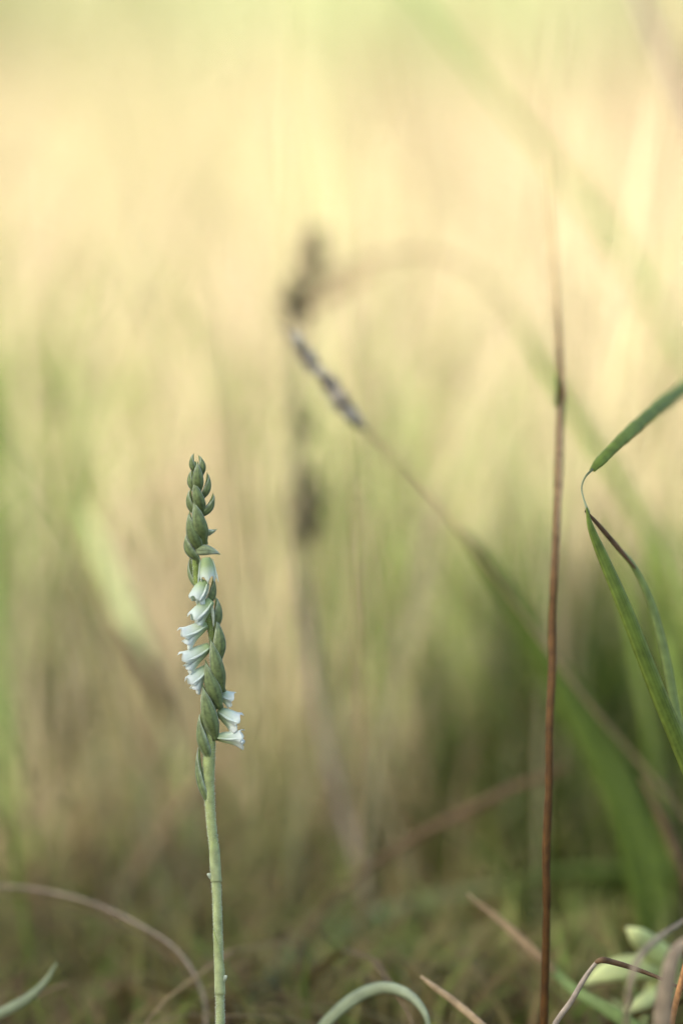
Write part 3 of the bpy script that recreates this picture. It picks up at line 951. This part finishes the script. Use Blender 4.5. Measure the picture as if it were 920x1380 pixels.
# dry blades in front of it
blade('broad_dry_blade', 'broad grey-tan dry blade standing before the pale leafy plant', 'grass blade',
      [(960, 1255, .568), (930, 1266, .566), (908, 1286, .565), (898, 1325, .565), (893, 1365, .566), (890, 1420, .567)], [8, 14, 20, 25, 26, 25, 22], 'tan_grey', tint=(.5, .35, .5), fold=.1)
blade('thin_dry_blade', 'thin tan dry blade arching across the pale plant towards the corner', 'grass blade',
      [(960, 1215, .60), (918, 1243, .575), (882, 1268, .565), (858, 1296, .56), (846, 1345, .56), (842, 1420, .565)], [5, 7, 9, 8, 8, 7], 'tan_grey', tint=(.4, .3), fold=.1)
blade('orange_stem', 'orange-brown rough stem standing in the lower corner', 'stem',
      [(945, 1215, .602), (932, 1265, .600), (918, 1320, .598), (908, 1360, .598), (900, 1410, .60)], [7, 8, 9, 9, 9], 'orange_stem', tint=(.3, .8), thick_px=None, wob=.04)

# blurred twigs
blade('dark_twig', 'dark blurred twig slanting up behind the brown stalk', 'twig',
      [(768, 1030, .70), (735, 1046, .70), (690, 1062, .70), (620, 1098, .70), (560, 1128, .70), (490, 1175, .70), (420, 1250, .70), (385, 1330, .70)], [3, 8, 11, 12, 10, 8, 6, 5], 'dark_brown', tint=(.5, .2), thick_px=None)
blade('level_twig', 'dark green stem lying level behind the foot of the brown stalk', 'twig',
      [(690, 1190, .74), (760, 1176, .74), (850, 1174, .74), (940, 1178, .74), (990, 1190, .74)], [8, 19, 22, 22, 16], 'dark_turf', tint=(.1, .5), thick_px=None)
blade('dark_stalk', 'short dark purplish stalk leaning near the foot of the folded leaf', 'stalk',
      [(865, 1050, .68), (885, 1090, .68), (905, 1140, .68), (930, 1210, .68)], [6, 12, 12, 8], 'dark_brown', tint=(.8, .3), thick_px=None)
for seq, w, lab in [
    ([(690, 1192, .74), (600, 1210, .74), (520, 1235, .735), (440, 1270, .725), (360, 1330, .70), (320, 1370, .69)], [5, 22, 28, 28, 26, 18], 'blurred green leaf sweeping low between orchid foot and brown stalk'),
    ([(485, 1195, .73), (440, 1230, .73), (395, 1285, .72), (350, 1345, .70)], [4, 20, 26, 20], 'short blurred green leaf arching over the ground beside the orchid foot')]:
    blade('low_grass_leaf', lab, 'grass leaf', seq, w, 'bluish_blade', group='low leaves near the orchid foot', tint=(.0, .25), fold=.1)

# far stalks crossing the top of the picture
for seq, w, mt, lab, tn in [
    ([(530, -40, .86), (600, 45, .86), (665, 125, .86), (735, 210, .86), (815, 310, .86), (900, 440, .86), (985, 600, .86), (1050, 800, .86)], [7, 9, 10, 11, 10, 10, 10, 10], 'bright_blade', 'long grey-green stem slanting down through the top of the brown stalk', .15),
    ([(615, -20, .98), (690, 110, .98), (780, 260, .98), (870, 400, .98), (960, 560, .98), (1030, 760, .98)], [8, 10, 12, 12, 10], 'tan_blade', 'faint tan stem running beside the long slanting grey-green stem', .5),
    ([(848, -40, .82), (872, 25, .82), (900, 90, .82), (940, 180, .82), (1000, 360, .82), (1040, 600, .82)], [16, 20, 18, 14, 12, 10], 'grey_straw', 'purplish grey stalk crossing the upper corner', .1),
    ([(520, 30, 1.0), (540, 150, 1.0), (565, 290, 1.0), (588, 480, 1.0), (600, 760, 1.0)], [4, 6, 7, 7, 7], 'tan_blade', 'fine upright straw rising above the arching stem', .4),
    ([(415, -30, 1.1), (428, 120, 1.1), (446, 330, 1.1), (455, 640, 1.1)], [4, 6, 7, 7], 'bright_blade', 'fine greenish straw rising to the top edge above the seed head', .4),
    ([(690, 425, .76), (725, 485, .76), (765, 550, .76), (830, 650, .76), (900, 780, .76), (960, 950, .76)], [3, 12, 13, 10, 8, 8], 'green_blade', 'short green blade slanting behind the joint of the brown stalk', .9),
    ([(790, 235, .88), (840, 330, .88), (890, 420, .88), (950, 520, .88), (1010, 680, .88)], [5, 8, 8, 8, 8], 'bright_blade', 'thin slanting grey-green stem above the folded leaf', .1),
    ([(880, -30, .84), (905, 60, .84), (940, 150, .84), (1000, 330, .84)], [5, 7, 7, 7], 'tan_blade', 'thin straw beside the purplish stalk in the upper corner', .3),
    ([(470, 590, .70), (476, 680, .70), (480, 800, .70), (484, 1000, .70)], [3, 4, 5, 5], 'tan_blade', 'thin straw standing upright just below the seed head', .3),
    ([(640, 600, .90), (650, 700, .90), (655, 820, .90), (660, 960, .90)], [4, 7, 7, 7], 'grey_straw', 'faint grey straw standing above the broad green leaf tip', .3),
    ([(880, 330, .95), (905, 520, .95), (925, 700, .95), (940, 900, .95)], [5, 10, 12, 12], 'bright_blade', 'pale green upright stem behind the upper half of the folded leaf', .2)]:
    blade('far_stalk', lab, 'grass stalk', seq, w, mt, group='blurred stalks further back', tint=tn, thick_px=None)

# small dark head on a thin stalk near the picture edge
sm = [(70, 560, .86), (78, 680, .86), (88, 830, .86), (100, 1000, .86)]
so = rooted('small_seed_head', 'small dark seed head on a thin straw above the pale drooping leaf', 'seed head', sm)
blade('stem', None, None, sm, [4, 5, 6, 6], 'tan_blade', parent=so, part='stem', thick_px=None, tint=.2)
cluster(so, 73, 548, .86, 32, 50, 28, 'olive_head', part='head', size=12)

# green blades at the picture edge beside the pale leaf
for seq, w, mt, lab in [
    ([(15, 620, .90), (22, 760, .90), (30, 920, .90), (36, 1090, .90)], [4, 28, 34, 24], 'bright_blade', 'tall blurred bright green blade at the edge, level with the orchid buds'),
    ([(-20, 700, .84), (-8, 850, .84), (8, 1000, .84), (16, 1150, .84)], [4, 30, 36, 26], 'bright_blade', 'wide bright green blade cut by the edge beside the tallest bright blade'),
    ([(2, 1020, .70), (12, 1090, .70), (25, 1180, .70), (42, 1300, .70)], [3, 8, 10, 9], 'green_blade', 'narrow dark green blade crossing the low arching straws'),
    ([(52, 860, .95), (60, 960, .95), (72, 1070, .95)], [4, 26, 22], 'bright_blade', 'short blurred yellowish green blade below the drooping pale leaf')]:
    blade('edge_grass_blade', lab, 'grass blade', seq, w, mt, group='green blades at the picture edge', tint=(.7, .3), fold=.12, twist=(0, 30))


# ------------------------------------------------------------------ nearer uncountable turf
def around(px, py, d, n, rx, ry):
    c = P(px, py, d)
    return np.stack([rng.normal(c.x, rx, n), rng.normal(c.y, ry, n)], -1)


t1 = np.concatenate([around(-10, 900, 1.06, 300, .011, .08), around(470, 900, 1.12, 90, .02, .04)])
grass('green_tussock', 'tussock of bright green grass beyond the drooping pale leaf', 'green_turf', t1, rng.uniform(.06, .20, len(t1)), rng.uniform(.002, .0038, len(t1)), rng.uniform(.3, 1, len(t1)), lean=.3)
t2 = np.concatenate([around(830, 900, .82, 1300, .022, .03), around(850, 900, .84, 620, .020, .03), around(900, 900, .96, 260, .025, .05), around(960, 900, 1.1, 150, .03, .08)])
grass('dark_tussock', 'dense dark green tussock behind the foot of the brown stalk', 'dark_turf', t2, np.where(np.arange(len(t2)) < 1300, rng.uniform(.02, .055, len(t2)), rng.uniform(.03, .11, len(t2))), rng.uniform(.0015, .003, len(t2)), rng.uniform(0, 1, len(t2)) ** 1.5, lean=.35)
t3 = np.concatenate([around(610, 900, .95, 50, .015, .04), around(500, 900, 1.05, 60, .022, .05), around(880, 700, 1.25, 70, .03, .1)])
grass('soft_green_tufts', 'loose green tufts blurred in the middle distance', 'green_turf', t3, rng.uniform(.05, .16, len(t3)), rng.uniform(.0015, .003, len(t3)), rng.uniform(.2, 1, len(t3)), lean=.3)
t5 = wedge(1500, .20, 1.0, .12, .35)
pn = patch_noise(t5, 14, .4)
grass('thin_straws', 'thin upright straws blurred together in the middle distance', 'mixed_turf', t5, rng.uniform(.06, .26, len(t5)), rng.uniform(.0009, .0020, len(t5)),
      pn * .55 + rng.normal(.12, .22, len(t5)), lean=.28)
t7 = wedge(420, .28, 1.1, .16, .4)
grass('crossing_straws', 'fine slanting straws crossing one another behind the brown stalk', 'cross_straw', t7, rng.uniform(.14, .34, len(t7)), rng.uniform(.0009, .0017, len(t7)),
      rng.uniform(0, 1, len(t7)), lean=.85, lean_dir=np.where(rng.uniform(0, 1, len(t7)) < .7, np.pi, 0) + rng.normal(0, .35, len(t7)), segs=8)
rng = np.random.default_rng(5)
t8 = wedge(260, .12, .36, .09, .2)
grass('fine_stems', 'hair-thin grass stems standing loosely just behind the orchid', 'fine_stem', t8, rng.uniform(.08, .21, len(t8)), rng.uniform(.00030, .00065, len(t8)),
      rng.uniform(0, 1, len(t8)), lean=.35, segs=10)
t4 = wedge(6500, .15, .62, .22, .25)
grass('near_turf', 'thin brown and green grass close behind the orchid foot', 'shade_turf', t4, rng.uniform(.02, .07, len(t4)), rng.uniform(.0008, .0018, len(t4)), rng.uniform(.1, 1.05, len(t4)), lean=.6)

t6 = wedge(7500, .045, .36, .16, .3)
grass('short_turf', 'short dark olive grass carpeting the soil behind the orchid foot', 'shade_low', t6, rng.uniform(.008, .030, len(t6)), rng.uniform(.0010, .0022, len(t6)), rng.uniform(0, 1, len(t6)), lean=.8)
